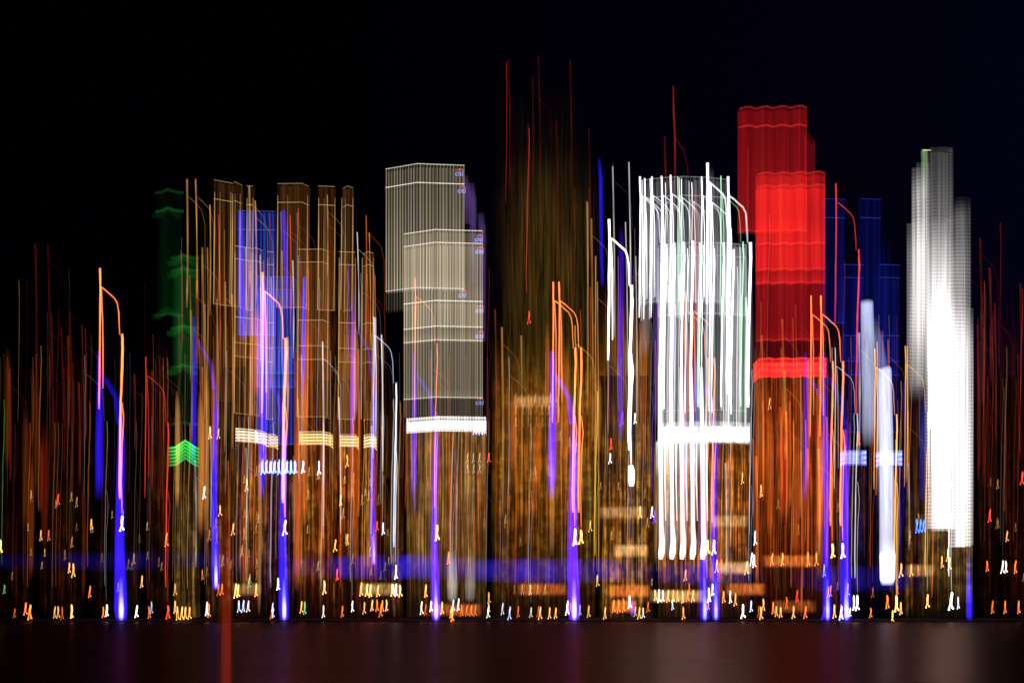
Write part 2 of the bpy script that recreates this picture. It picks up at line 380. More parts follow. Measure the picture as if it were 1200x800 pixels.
# blue signed block
t = tower('blue_block', 'blue lit office block with a white and blue rooftop sign', 'tower', [(279, 0), (322, 2)], 247, 1075, 16, ((0.02, 0.05, 0.85), (0.03, 0.10, 0.95), (0.08, 0.22, 0.85)), 0.42,
      None, body=wallm(((0.4, 0.10, 0.02), (0.16, 0.04, 0.08), (0.45, 0.18, 0.04)), 0.6, seed=5.0), edge_col=(.25, .4, 1), edge_s=0.12,
      vk=dict(fine=0.4, base=0.10, amp=.35, ribs=2.2, rib=3.1, vfreq=0.004), crown=(292, 308))
for i in range(9):
    mb = MB(); figure(mb, 307.5+4.8*i, 547, 1070, 1.0, 1)
    mb.tube([(307+4.8*i, 541, 1.6, .8), (307.5+4.8*i, 554, 1.6, 1)], 1071)
    mb.build('sign_light', glow_mat((0.22, 0.35, 1.0), 1.3, 0.9), t)

# green topped tower
gf = [(178, 11), (188, 7), (196, 0), (204, 7), (212, 10)]
t = tower('green_tower', 'dark tower with a green glowing peaked roof', 'tower', gf, 222, 1120, 12, ((0.01, 0.12, 0.02), (0.008, 0.09, 0.015), (0.02, 0.16, 0.03)), 0.19,
      None, crown=(292, 318),
      body=wallm(((0.5, 0.3, 0.07), (0.4, 0.2, 0.04), (0.5, 0.34, 0.12)), .65, seed=8.0, fine=.4, edge=.3, prof=[(0, .9), (.3, .9), (.8, .6), (1, .1)]), edge_col=(.05, .45, .08), edge_s=0.05, vk=dict(fine=.12, base=.5, amp=.6, edge=.5), edge_r=2.2, dxr=18,
      crown_dx=20, zones=[('L', 0, 22, .08), ('L', 22.4, 145, .20), ('R', 77, 92, .5), ('R', 92.4, 160, .9), ('R', 160.4, 206, 1.2), ('R', 206.4, 273, .25)])
for dx, dy, n, g, st in ((20, 294, 6, .75, 4), (18, 78, 1, .02, 5), (18, 92, 1, .02, 7), (18, 160, 1, .03, 8), (18, 206, 1, .03, 8), (0, 22, 1, .008, 5), (0, 140, 1, .012, 8)):
    wd = 1.0 if n == 6 else 2.6
    mb = MB()
    for q in range(n):
        y = 222+dy+q*st; e = 1-.1*q
        mb.tube([(178+dx, y+9, 1.6*wd, .6*e), (186+dx, y+8, 1.8*wd, .9*e), (193+dx, y+3, 1.8*wd, e), (197+dx, y, 1.6*wd, .8*e), (201+dx, y+3, 1.8*wd, e), (208+dx, y+8, 1.8*wd, .8*e), (213+dx, y+10, 1.6*wd, .5*e)], 1113)
    mb.build('crown_light' if n == 6 else 'ghost_edge', glow_mat((.04, .75, .09), g, 1.0), t)  # the dim copies are motion ghosts of the green crown
# wide olive tower (background)
root = empty('olive_tower', (wx(640, 1250), 1250, 1.2)); tag(root, 'tallest, wide dim olive brown tower fading into the night sky', 'tower')
OL = ((0.13, 0.075, 0.006), (0.10, 0.060, 0.006), (0.17, 0.055, 0.005))
prism('light_veil', [(583, 0), (692, 0)], 30, 84, 400, 1250, veil_mat(OL, .06, fine=.45, lo=.38, hi=.7, base=.15, amp=1.2, edge=.6, prof=[(0, 0), (.35, .9), (.55, .9), (1, 0)], cfreq=.12), root)
prism('light_veil', [(572, 0), (712, 0)], 30, 160, 560, 1246, veil_mat(OL, .25, fine=.45, lo=.4, hi=.68, base=.12, amp=1.5, edge=.7, prof=[(0, .5), (.3, 1), (.7, .75), (1, 0)], cfreq=.12, seed=3.0), root)
prism('wall', [(574, 0), (716, 0)], 28, 398, 723, 1292, wallm(((0.42, 0.20, 0.012), (0.42, 0.09, 0.006), (0.42, 0.27, 0.04)), .75, seed=12.0, edge=.15, base=.3, blocks=.7, prof=[(0, .1), (.2, .4), (.5, .95), (.75, .7), (1, 0)]), root, caps=True)
rnd = random.Random(5)
window_marks(root, [(604+8*i+rnd.uniform(-1, 1), 466+14*j, .8, rnd.uniform(.15, .5)) for i in range(6) for j in range(3)]+[(603+9*i, 690, .8, rnd.uniform(.3, .7)) for i in range(5)]+[(rnd.uniform(590, 700), rnd.uniform(510, 640), .8, rnd.uniform(.15, .5)) for _ in range(14)], 1240, (.9, .55, .15), 0.55)

# white striped tower
WH = ((0.9, 0.9, 1.0), (0.75, 0.8, 0.85), (1, .95, .95))
wf = [(752, 10), (775, 3), (800, 0), (830, 2), (856, 8)]
t = tower('striped_tower', 'dazzling tower streaked with white vertical light trails and a white band', 'tower', wf, 207, 1040, 26, WH, 0.19,
      veil_mat(((1, 1, 1), (.95, 1, .95)), .95, fine=.2, base=.25, amp=1.0, vfreq=.06, prof=[(0, .12), (.3, 1), (.7, 1), (1, .4)]), crown=(286, 313), body=wallm(((0.75, 0.22, 0.015), (0.48, 0.11, 0.01), (0.65, 0.42, 0.07)), 1.15, seed=15.0, blocks=.8), edge_col=(.8, .85, 1), edge_s=.18,
      vk=dict(fine=.4, base=.1, amp=1.4, lo=.45, hi=.7, vfreq=.003), crown_dx=25,
      zones=[('L', 0, 22, .5), ('L', 22.4, 145, .8), ('R', 77, 92, 1.1), ('R', 92.4, 160, 1.3), ('R', 160.4, 273, .9), ('R', 273.4, 290, .9)])
prism('light_veil', [(771, 0), (826, 1)], 14, 515, 560, 1032, veil_mat(WH, .5, fine=.3, base=.3, amp=.9, prof=[(0, 0), (.5, .5), (1, 1)]), t)
xs = [(750, 207, 1.6, 1.0), (755, 209, 1.3, .9), (764, 207, 1.3, .9), (775, 206, 1.0, .8), (786, 205, 1.4, .9), (796, 208, 0.9, .7), (822, 207, 1.3, .7), (829, 191, 2.1, 1.3), (833, 215, 1.4, .8), (845, 206, 1.0, .6), (853, 207, 1.9, 1.2)]
LT = {'L1': [(0, 0, 1), (.5, 27, .85), (0, 87, .8), (-.5, 127, .7), (-1, 165, .5)],
      'L2': [(1.5, 22, .7), (3.2, 62, .5), (3.5, 141, .5)],
      'B': [(1.5, 22, .6), (7, 26, .55), (13, 31.5, .5), (18, 36, .45), (21, 42, .45), (22.3, 52, .45), (23.5, 78, .4)],
      'R1': [(26, 77, .9), (26.6, 95, 1), (25.6, 127, 1), (24.4, 157, 1), (24, 187, 1), (23, 247, .9), (23.4, 270, .85)],
      'R2': [(26, 157, .5), (28, 177, .55), (26, 207, .5), (25.2, 250, .45), (25.8, 287, .4)]}
def strands(sx, sy, d, r, parts, thin=1.0, amp=None, length=1.0):
    out = {}
    for k in parts:
        rr = r*(0.62 if k in ('B', 'L2', 'R2') else 0.8 if k == 'L1' else 1.0)
        a = (amp or {}).get(k, 1.0)
        jit = random.uniform(-.4, .4)
        mb = MB(); P = LT[k]; pts = []
        for i in range(len(P)-1):
            n = 3 if k != 'B' else 2
            for q in range(n):
                f = q/n; pts.append((sx+jit+P[i][0]*(1-f)+P[i+1][0]*f+random.uniform(-.22, .22), sy+(P[i][1]*(1-f)+P[i+1][1]*f), rr*random.uniform(.85, 1.12), a*(P[i][2]*(1-f)+P[i+1][2]*f)))
        pts.append((sx+jit+P[-1][0], sy+P[-1][1], rr*.8, a*P[-1][2]))
        pts[0] = (pts[0][0], pts[0][1], rr*1.1, pts[0][3])
        mb.tube(pts, d); out[k] = mb
    return out
rs = random.Random(9)
xs += [(rs.uniform(752, 852), rs.uniform(206, 216), rs.uniform(.5, 1.0), rs.uniform(.3, .7)) for _ in range(9)]
for i in range(16):
    x = rs.uniform(773, 880); mb = MB(); y0 = rs.uniform(284, 370); y1 = rs.uniform(495, 520); r = rs.uniform(.7, 1.8)
    mb.tube([(x, y0, r, .9), (x+.8, y0+30, r, 1), (x-.4, (y0+y1)/2, r*1.2, .8), (x-1, y1, r*1.1, .9)], 1029)
    mb.build('stripe_trail', glow_mat(rs.choice([(1, 1, 1), (.8, .85, 1), (1, .95, .85)]), round(rs.uniform(.2, .6), 2), 1.2), t)
for i, (x, y, r, g) in enumerate(xs):  # tower lights smeared by camera motion, built as glowing strands
    st = strands(x, y, 1026-i*1.3, r, ('L1', 'L2', 'B', 'R1'))
    col = (.35, .8, .45) if i in (5, 9) else (1, .97, 1)
    for k, mb in st.items(): mb.build('stripe_trail', glow_mat(col, 1.5*g if k != 'B' else .8*g, 1.2, .3 if k == 'L2' else 0), t)
for i, x in enumerate((778, 791, 803, 815, 827)):
    mb = MB(); mb.tube([(x-5, 430, 2.0, .5), (x-4.5, 470, 2.6, .9), (x-4, 520, 3.2, 1), (x-3.5, 570, 2.8, .8), (x-3, 615, 3.0, .75), (x-2, 634, 3.6, 1.2), (x-3, 648, 4.2, 1.5), (x-4, 655, 3.0, 1.0)], 1012-i)
    mb.build('stripe_trail', glow_mat((.96, .95, 1), 1.0, 1.3), t)
    mb = MB(); mb.tube([(x+1.5, 500, 1.0, .8), (x+1.2, 560, 1.0, .8), (x+2.3, 610, .8, .6)], 1010-i)
    mb.build('stripe_trail', glow_mat((1, .97, 1), 0.9, 1.3), t)
mb = MB()
for i in range(16):
    x = 775+6.7*i; mb.tube([(x, 500, 3.2, 1), (x+.5, 517, 3.5, 1)], 1008)
mb.build('crown_glow', glow_mat((1, 1, 1), 0.4, .9), t)
for x, y0, y1, r, col, g in ((757, 215, 420, 7, (1, 1, 1), .05), (780, 290, 655, 9, (1, 1, 1), .09), (800, 300, 650, 9, (1, 1, 1), .07), (832, 195, 420, 6, (1, 1, 1), .07), (861, 290, 510, 7, (.9, .95, 1), .07), (877, 300, 515, 5, (.8, .9, 1), .07), (870, 330, 500, 4, (.1, .5, .2), .16), (816, 215, 400, 3, (.8, .04, .08), .16), (848, 240, 440, 4, (.1, .4, .25), .12), (770, 240, 500, 3, (.3, .1, .8), .12), (790, 330, 520, 3, (.35, .15, .9), .14)):
    mb = MB(); mb.tube([(x, y0, r*.8, 0), (x, y0+30, r, .8), (x, (y0+y1)/2, r, 1), (x-1, y1-20, r, 1), (x-1, y1, r*.8, 0)], 1020, n=12, cap=False)
    mb.build('stripe_halo', glow_mat(col, g, 1.4), t)
# mast on the striped tower
for x, y0, y1, g in ((789, 101, 300, .8), (779, 160, 230, .35)):
    mb = MB(); mb.tube([(x, y0, .9, g), (x+.5, y0+30, 1.3, g), (x+2, y0+60, 1.3, g), (x+2, y1, 1, .2*g)], 1047)
    if g > .5: mb.tube([(x+3, y0+62, .8, .4*g), (x+12, y0+75, .8, .3*g), (x+17, y0+95, .8, .25*g), (x+18, y0+190, .8, .1*g)], 1047.5)
    mb.build('mast_light', glow_mat((.9, .06, .012), .16, 1.2), t)

# blue twin towers
BL = ((0.012, 0.02, 0.55), (0.02, 0.04, 0.7), (0.02, 0.03, 0.5))
for x0, x1, lab in ((966, 991, 'left twin of the two dim blue towers right of the red tower'), (1008, 1033, 'right twin of the two dim blue towers, behind the soft white shaft')):
    t = tower('blue_tower', lab, 'tower', [(x0, 0), (x1, 2)], 233, 1130+(x0-966)*.3, 18, BL, .16, veil_mat(((.2, .25, 1), (.3, .35, 1)), .9, fine=.6, lo=.3, hi=.65, base=.15, amp=1, floors=.5, floor=4), crown=(294, 312),
          body=wallm(((0.12, 0.03, 0.03), (0.03, 0.02, 0.22), (0.3, 0.10, 0.03)), .32, seed=x0*.1), edge_col=(.06, .10, 1), edge_s=.16, vk=dict(fine=.3, base=.25, amp=1.0, lo=.4, hi=.75, seed=x0*.01, vfreq=.003), group='dim blue twin towers', dxr=22)
prism('light_veil', [(1033, 0), (1046, 4)], 12, 262, 420, 1142, veil_mat(BL, .06, edge=.5, prof=[(0, 1), (.6, 1), (1, 0)]), t)

# blazing white tower on the right
root = empty('white_tower', (wx(1112, 1050), 1050, 1.2)); tag(root, 'blazing white tower, tallest at the right, with stepped bright bottom edge', 'tower')
W = ((1, .96, .95), (.85, .8, .78), (1, .98, 1))
def wv(x0, x1, y0, y1, D, s, prof, **k):
    kk = dict(fine=.4, base=.35, amp=.95, lo=.35, hi=.65, floors=.22, floor=2.6, edge=.25, vfreq=.004); kk.update(k)
    prism('light_veil', [(x0, 2), ((x0+x1)/2, 0), (x1, 3)], 12, y0, y1, D, veil_mat(W, s, prof=prof, **kk), root)
wv(1074, 1092, 190, 450, 1050, .55, [(0, .1), (.5, .9), (.85, .55), (1, .1)])
wv(1090, 1120, 172, 430, 1056, .16, [(0, 1), (.5, .9), (1, .25)], seed=2.0)
wv(1068, 1090, 256, 470, 1046, .40, [(0, 0), (.18, .5), (.45, .9), (.8, .6), (1, .2)], seed=4.0)
wv(1092, 1118, 255, 500, 1044, .5, [(0, 1), (.5, 1), (.85, .35), (1, .1)], seed=5.0)
wv(1118, 1140, 230, 640, 1043, .62, [(0, 1), (.55, 1), (.75, .35), (.93, .13), (1, .01)], seed=6.0, floors=.3)
wv(1089, 1125, 270, 618, 1041, .66, [(0, .7), (.1, 1), (.6, 1), (.82, .3), (1, .0)], seed=7.0, floors=.3)
wv(1096, 1122, 330, 621, 1039, .5, [(0, .6), (.3, 1), (.8, 1), (1, .1)], seed=8.0)
wv(1126, 1143, 360, 638, 1038, .5, [(0, .6), (.3, 1), (.8, .8), (1, .1)], seed=9.0)
prism('wall', [(1091, 0), (1141, 2)], 30, 600, 723, 1060, wallm(((0.3, 0.14, 0.03), (0.2, 0.1, 0.02), (0.35, 0.25, 0.06)), .7, base=.25, seed=18.0), root, caps=True)
mb = MB(); mb.tube([(1083, 176, 4, .9), (1084, 200, 4.5, .5), (1084, 232, 4, .2)], 1054); mb.tube([(1081, 176, .9, 2), (1091, 176, .9, 2)], 1053)
mb.build('crown_light', glow_mat((.5, .8, .35), .22, 1), root)
mb = MB(); mb.tube([(1082, 460, 4, .2), (1082, 520, 4.5, .5), (1081, 585, 4, .3)], 1036); mb.build('sign_glow', glow_mat((.05, .08, 1), .22, 1), root)
for i in range(3):
    mb = MB(); figure(mb, 1074.5+4*i, 616, 1034, .95, 1); mb.build('sign_light', glow_mat((.04, .2, 1), 1.3, .9), root)

# low blocks that fill the waterfront, each a thing
blocks = [
 (-8, 40, 560, 'low dark block with dull red windows at the far left edge', ((.3, .05, .01), (.2, .03, .01)), .11),
 (44, 100, 520, 'dark brown block second from the left edge', ((.28, .06, .015), (.2, .03, .01)), .14),
 (104, 168, 600, 'low dark block behind the leftmost blue shaft', ((.2, .04, .01), (.25, .08, .02)), .08),
 (170, 200, 500, 'narrow brown block left of the green roofed tower', ((.4, .10, .02), (.28, .06, .01)), .2),
 (238, 276, 470, 'brown block between green roofed tower and blue sign', ((.42, .16, .03), (.3, .07, .02)), .34),
 (446, 474, 560, 'low dim block at the left foot of the pale ribbed tower', ((.3, .12, .03), (.2, .06, .02)), .30),
 (700, 768, 440, 'orange brown block left of the white striped tower', ((.62, .17, .012), (.42, .22, .03)), .62),
 (236, 345, 430, 'broad warm brown block behind the gold towers and the blue sign', ((.5, .14, .010), (.32, .05, .006), (.55, .24, .03)), .34),
 (338, 452, 445, 'broad orange brown block behind the three right gold towers', ((.5, .13, .010), (.34, .06, .008), (.55, .26, .03)), .34),
 (884, 893, 460, 'sliver of orange block beside the red tower', ((.45, .12, .02), (.3, .06, .01)), .36),
 (974, 990, 470, 'narrow dim block between red tower and blue twins', ((.3, .06, .05), (.2, .04, .08)), .26),
 (1058, 1090, 560, 'dim brown block left of the blazing white tower', ((.26, .11, .02), (.2, .05, .01)), .4),
 (1144, 1172, 470, 'dim reddish block right of the blazing white tower', ((.28, .06, .02), (.2, .03, .015)), .13),
 (1175, 1216, 440, 'dim reddish block at the far right edge', ((.28, .06, .02), (.35, .03, .015)), .13)]
for i, (x0, x1, yt, lab, cols, s) in enumerate(blocks):
    if x1 < 205 or x0 > 1140: s *= .5
    D = 1150+i*4; root = empty('office_block', (wx((x0+x1)/2, D), D, 1.2)); tag(root, lab, 'building', 'dim waterfront blocks')
    prism('wall', [(x0, 0), ((x0+x1)/2, 1), (x1, 0)], 30, yt, 723, D, wallm(cols, s*2.0, seed=20.0+i, edge=.3, fine=.4, prof=[(0, .2), (.12, .8), (.55, .8), (1, 0)]), root, caps=True)
    prism('light_veil', [(x0, 0), (x1, 1)], 20, yt-130, yt+120, D-8, veil_mat(cols, s*.5, fine=.4, lo=.42, hi=.7, base=.05, amp=1.3, edge=.5, seed=30.0+i, prof=[(0, 0), (.45, 1), (1, 0)]), root)
    rnd = random.Random(40+i)
    window_marks(root, [(rnd.uniform(x0+2, x1-2), rnd.uniform(max(yt, 560), 690), rnd.uniform(.6, .9), rnd.uniform(.15, .7)) for _ in range(max(2, int((x1-x0)/7)))], D-12, (1, .5, .14), 0.6)

# ------------------------------------------------------------------ light trails
PLACES = [(108, 'at far left'), (178, 'left of green tower'), (245, 'before green tower'), (322, 'by the blue rooftop sign'),
          (446, 'before the gold towers'), (570, 'before the pale ribbed tower'), (700, 'before the olive tower'), (746, 'left of the striped tower'), (884, 'before the striped tower'),
          (974, 'before the red tower'), (1064, 'before the blue twins'), (1146, 'by the blazing white tower'), (1400, 'at far right')]
def place(x):
    for a, p in PLACES:
        if x < a: return p
REG = []
COL = {'lamp': (1, .20, .05), 'orange': (1, .18, .025), 'gold': (1, .45, .10), 'red': (1, .05, .03), 'white': (1, .92, .85), 'blue': (.032, .010, 1.0), 'violet': (.12, .014, 1.0), 'crimson': (.8, .06, .015),
       'green': (.15, .6, .12), 'pale blue': (.55, .65, 1), 'brown': (.7, .13, .012), 'yellow': (1, .7, .08)}
dcount = [0]
def nextd():
    dcount[0] += 1; return 990+((dcount[0]*37) % 61)*0.25-12
def trail(rx, ry, col, look, r=1.0, s=1.0, parts=('L1', 'L2', 'B', 'R1', 'R2'), fig=1.0, figs=1.0, d=None, soft=1.2, asparts=False, beat=0.0, figcol=None, group='light trails', figmat=None, amp=None):
    """one lamp's trail: rx,ry = where the lamp comes to rest"""
    sx, sy = rx-26, ry-299; d = d or nextd()
    root_loc = (wx(rx, d), d, wz(ry+9, d))
    st = strands(sx, sy, d, r, parts, amp=amp)
    mat = glow_mat(COL[col], s, soft)
    if asparts:
        root = empty('light_trail', root_loc)
        for k, mb in st.items():
            mb.build('strand', glow_mat(COL[col], s, soft, beat if k in ('L1', 'L2') else 0.0), root)
        if fig:
            mb = MB(); figure(mb, rx, ry, d-1, figs, 1.0, 1.25); mb.build('end_mark', glow_mat(COL[figcol or col], fig, 1.0), root)
    else:
        all_ = MB()
        for mb in st.values():
            o = len(all_.v); all_.v += mb.v; all_.g += mb.g; all_.f += [tuple(i+o for i in f) for f in mb.f]
        if fig: figure(all_, rx, ry, d-.5, figs, fig/s)
        root = all_.build('light_trail', mat, None, root_loc)
    REG.append((root, look, rx, col, 'light trail', group))
    return root

# seven pairs of tall street lamps: orange lamp trails with blue floodlight shafts beneath them
orange = [(143, 613, 1.5, 1.7, .7), (334, 618, 1.9, 1.9, 1), (512, 624, .7, .9, .5), (674, 629, 1.4, 1.5, .7), (681, 629, 1.4, 1.5, .7), (829, 641, 1.1, .9, .5), (837, 641, 1.2, 1.0, .5), (976, 645, 1.2, 1.2, .6), (988, 645, 1.4, 1.4, .6)]
for x, y, r, s, b in orange:
    trail(x, y, 'lamp', 'thick orange street lamp trail', r, s, fig=2.2, figs=1.1, asparts=True, beat=.45, d=985+(x % 7)*.3, soft=1.3, group='street lamp trails', figcol='gold')
# blue floodlight shafts
def shaft(name, look, pts, col, s, d, soft=1.0, group='blue light shafts', cat='light shaft'):
    mb = MB(); P = []
    for i in range(len(pts)-1):
        for q in range(4):
            f = q/4; a, b = pts[i], pts[i+1]; P.append(tuple(a[j]*(1-f)+b[j]*f for j in range(4)))
    P.append(pts[-1]); mb.tube(P, d, n=12, cap=False)
    xm, ym = pts[-1][0], pts[-1][1]
    root = mb.build(name, glow_mat(col if isinstance(col, tuple) else COL[col], s, soft), None, (wx(xm, d), d, wz(ym, d)))
    REG.append((root, look, xm, '', cat, group)); return root
def bl(rx, ry, s, w, bottom=727, col='blue', top=0.35, look='tall blue light shaft reaching the water'):
    sx, sy = rx-25, ry-299; d = nextd()+1
    mb = MB()
    mb.tube([(sx, sy, w*.35, top*.5), (sx+1, sy+40, w*.5, top), (sx, sy+110, w*.6, top*1.4), (sx, sy+150, w*.6, top*1.2), (sx-1, sy+175, w*.5, 0)], d, n=12, cap=False)
    mb.tube([(sx+2, sy+25, w*.3, 0), (sx+9, sy+36, w*.4, top*.6), (sx+20, sy+55, w*.45, top*.6), (sx+24, sy+85, w*.5, top)], d, n=12, cap=False)
    mb.tube([(rx, sy+78, w*.4, 0.05), (rx+1, sy+110, w*.6, .55), (rx-.5, sy+170, w*.62, .85), (rx-1, sy+230, w*.75, .9), (rx, bottom-45, w*.9, .9), (rx+.5, bottom-14, w*1.0, 1.25), (rx+1, bottom-3, w*.85, 1.1), (rx+1, bottom+1, w*.4, .1)], d, n=12, cap=False)
    root = mb.build('light_shaft', glow_mat(COL[col], s, 1.0), None, (wx(rx, d), d, wz(bottom, d)))
    cb_ = MB(); cb_.tube([(rx+.5, bottom-52, w*.25, 0.0), (rx+.8, bottom-30, w*.35, .25), (rx+1, bottom-14, w*.42, 1.0), (rx+1, bottom-5, w*.4, .8), (rx+1, bottom, w*.2, 0)], d-.6, n=8, cap=False)
    core = cb_.build('bright_core', glow_mat((.5, .45, 1), 1.6*s, 1.2), None, (wx(rx, d), d, wz(bottom, d))); core.parent = root; core.location = (0, 0, 0)
    REG.append((root, look, rx, '', 'light shaft', 'blue light shafts'))
    return root
bl(141, 710, .75, 8)
bl(252, 670, .72, 5, bottom=690, look='blue light shaft ending above the water in a white spark')
bl(332, 710, .75, 6.5)
bl(437, 655, .45, 4, bottom=662, look='slim violet blue light shaft ending above the water', col='violet')
bl(510, 710, .72, 6, col='violet')
bl(672, 710, .8, 8, col='violet', top=.6)
bl(825, 712, .5, 6.5); bl(838, 712, .5, 5.5)
bl(969, 712, .55, 5.5); bl(991, 712, .7, 7, top=.2)
shaft('light_shaft', 'short soft blue light shaft', [(1135, 640, 2, 0), (1135.5, 670, 2.5, .35), (1136, 700, 3.5, 1), (1136, 722, 3.5, 1), (1136, 727, 2, 0)], 'blue', .6, 987)
shaft('light_shaft', 'thin dark blue light shaft high in the air', [(702, 186, 2, .3), (704, 210, 2.5, 1), (705, 300, 2.5, .9), (706, 332, 2, .6), (706, 336, 1, 0)], 'blue', .3, 1001)
shaft('light_shaft', 'dim violet light shaft high in the air', [(728, 265, 2, 0), (728, 300, 4, .5), (727, 400, 4, 1), (727, 500, 3.5, .6), (727, 520, 2, 0)], 'violet', .28, 1003)
shaft('light_shaft', 'blue light shaft hanging over the blue block', [(282, 247, 3, .6), (283, 300, 3.2, 1), (284, 370, 3.2, .9), (285, 395, 3, .5), (285, 400, 1, 0)], 'blue', .38, 1000)
shaft('light_shaft', 'blue light shaft standing beside the broad gold tower', [(332, 247, 2.5, .7), (334, 290, 3, 1), (335, 330, 3, .6), (336, 390, 2.5, 0)], 'blue', .38, 1001)
shaft('light_shaft', 'long blue light shaft crossing the blue rooftop sign', [(306, 330, 3, .4), (308, 380, 5, .9), (310, 450, 5.5, 1), (308, 530, 5, .7), (307, 582, 3, 0)], 'blue', .36, 1002)
shaft('light_shaft', 'thin blue light shaft before the broad gold tower', [(357, 324, 2, .6), (356, 360, 2.6, 1), (355, 430, 2.4, .8), (354, 470, 1.5, 0)], 'blue', .55, 998)
shaft('light_shaft', 'thin violet light shaft left of the pale ribbed tower', [(414, 330, 2, 0), (414, 400, 3, .6), (415, 480, 3, .6), (415, 500, 1, 0)], 'violet', .3, 999)
# soft white shafts
shaft('light_shaft', 'upper of two soft bluish white shafts, hanging in the air', [(1016, 352, 7, .3), (1016, 356, 7.5, .8), (1017, 400, 8, .55), (1018, 470, 8, .5), (1018, 500, 8, .35), (1018, 524, 7, 0)], (.62, .68, 1), .62, 996, .8, 'soft white shafts')
shaft('light_shaft', 'lower of two soft bluish white shafts, with a bright white foot', [(1036, 430, 7, .25), (1037, 434, 8, .7), (1038, 500, 8.5, .75), (1039, 560, 8.5, .8), (1039, 630, 8.5, .65), (1039.5, 645, 9, .9), (1040, 650, 9.5, 2.2), (1040, 678, 9, 1.8), (1040, 686, 7, 0)], (.68, .72, 1), .8, 995, .8, 'soft white shafts')
shaft('light_shaft', 'faint bluish haze shaft joining the two soft white shafts', [(1022, 372, 5, 0), (1028, 395, 6, .35), (1034, 430, 7, .4), (1034, 560, 7, .2), (1034, 600, 5, 0)], (.4, .45, 1), .35, 997, .8, 'soft white shafts')
# bright white lamp trail between the olive and striped towers
r_ = trail(740, 556, 'white', 'thick blazing white lamp trail', 2.0, 2.2, fig=0, asparts=True, beat=.2, d=980, amp={'B': 1.5})
mb = MB(); mb.tube([(739, 545, 3.2, .8), (740, 552, 4.2, 1), (740, 562, 4.2, 1.2), (740, 569, 3, 1)], 979); mb.build('end_mark', glow_mat((1, 1, 1), 2.2, .9), r_)
trail(1012-26+20, 514, 'red', 'long thin red lamp trail', 1.2, .55, fig=1.0, figs=1, asparts=True, d=983, parts=('L1', 'B', 'R1'))
trail(464, 690-20, 'pale blue', 'thin bluish white lamp trail', .95, .8, fig=2.0, d=983)
trail(1051, 707, 'gold', 'thin yellowish white lamp trail', .9, .9, fig=2.4, figs=1.2, d=982)
trail(1087, 704, 'gold', 'thin peach lamp trail', .7, .7, fig=1.8, figs=1, d=984, figcol='orange')
trail(1115, 704, 'white', 'thin white lamp trail', .8, .8, fig=2.6, figs=1.3, d=983)
trail(700, 680, 'yellow', 'thin pale yellow beaded lamp trail', 1.0, .25, fig=.6, figs=.9, d=984)
trail(1005, 706, 'white', 'faint pair of white lamp lines', .7, .45, fig=2.0, figs=1.1, d=984)
trail(197, 717, 'red', 'thin red lamp trail', 1.0, .45, fig=1.4, figs=1.1, d=984)

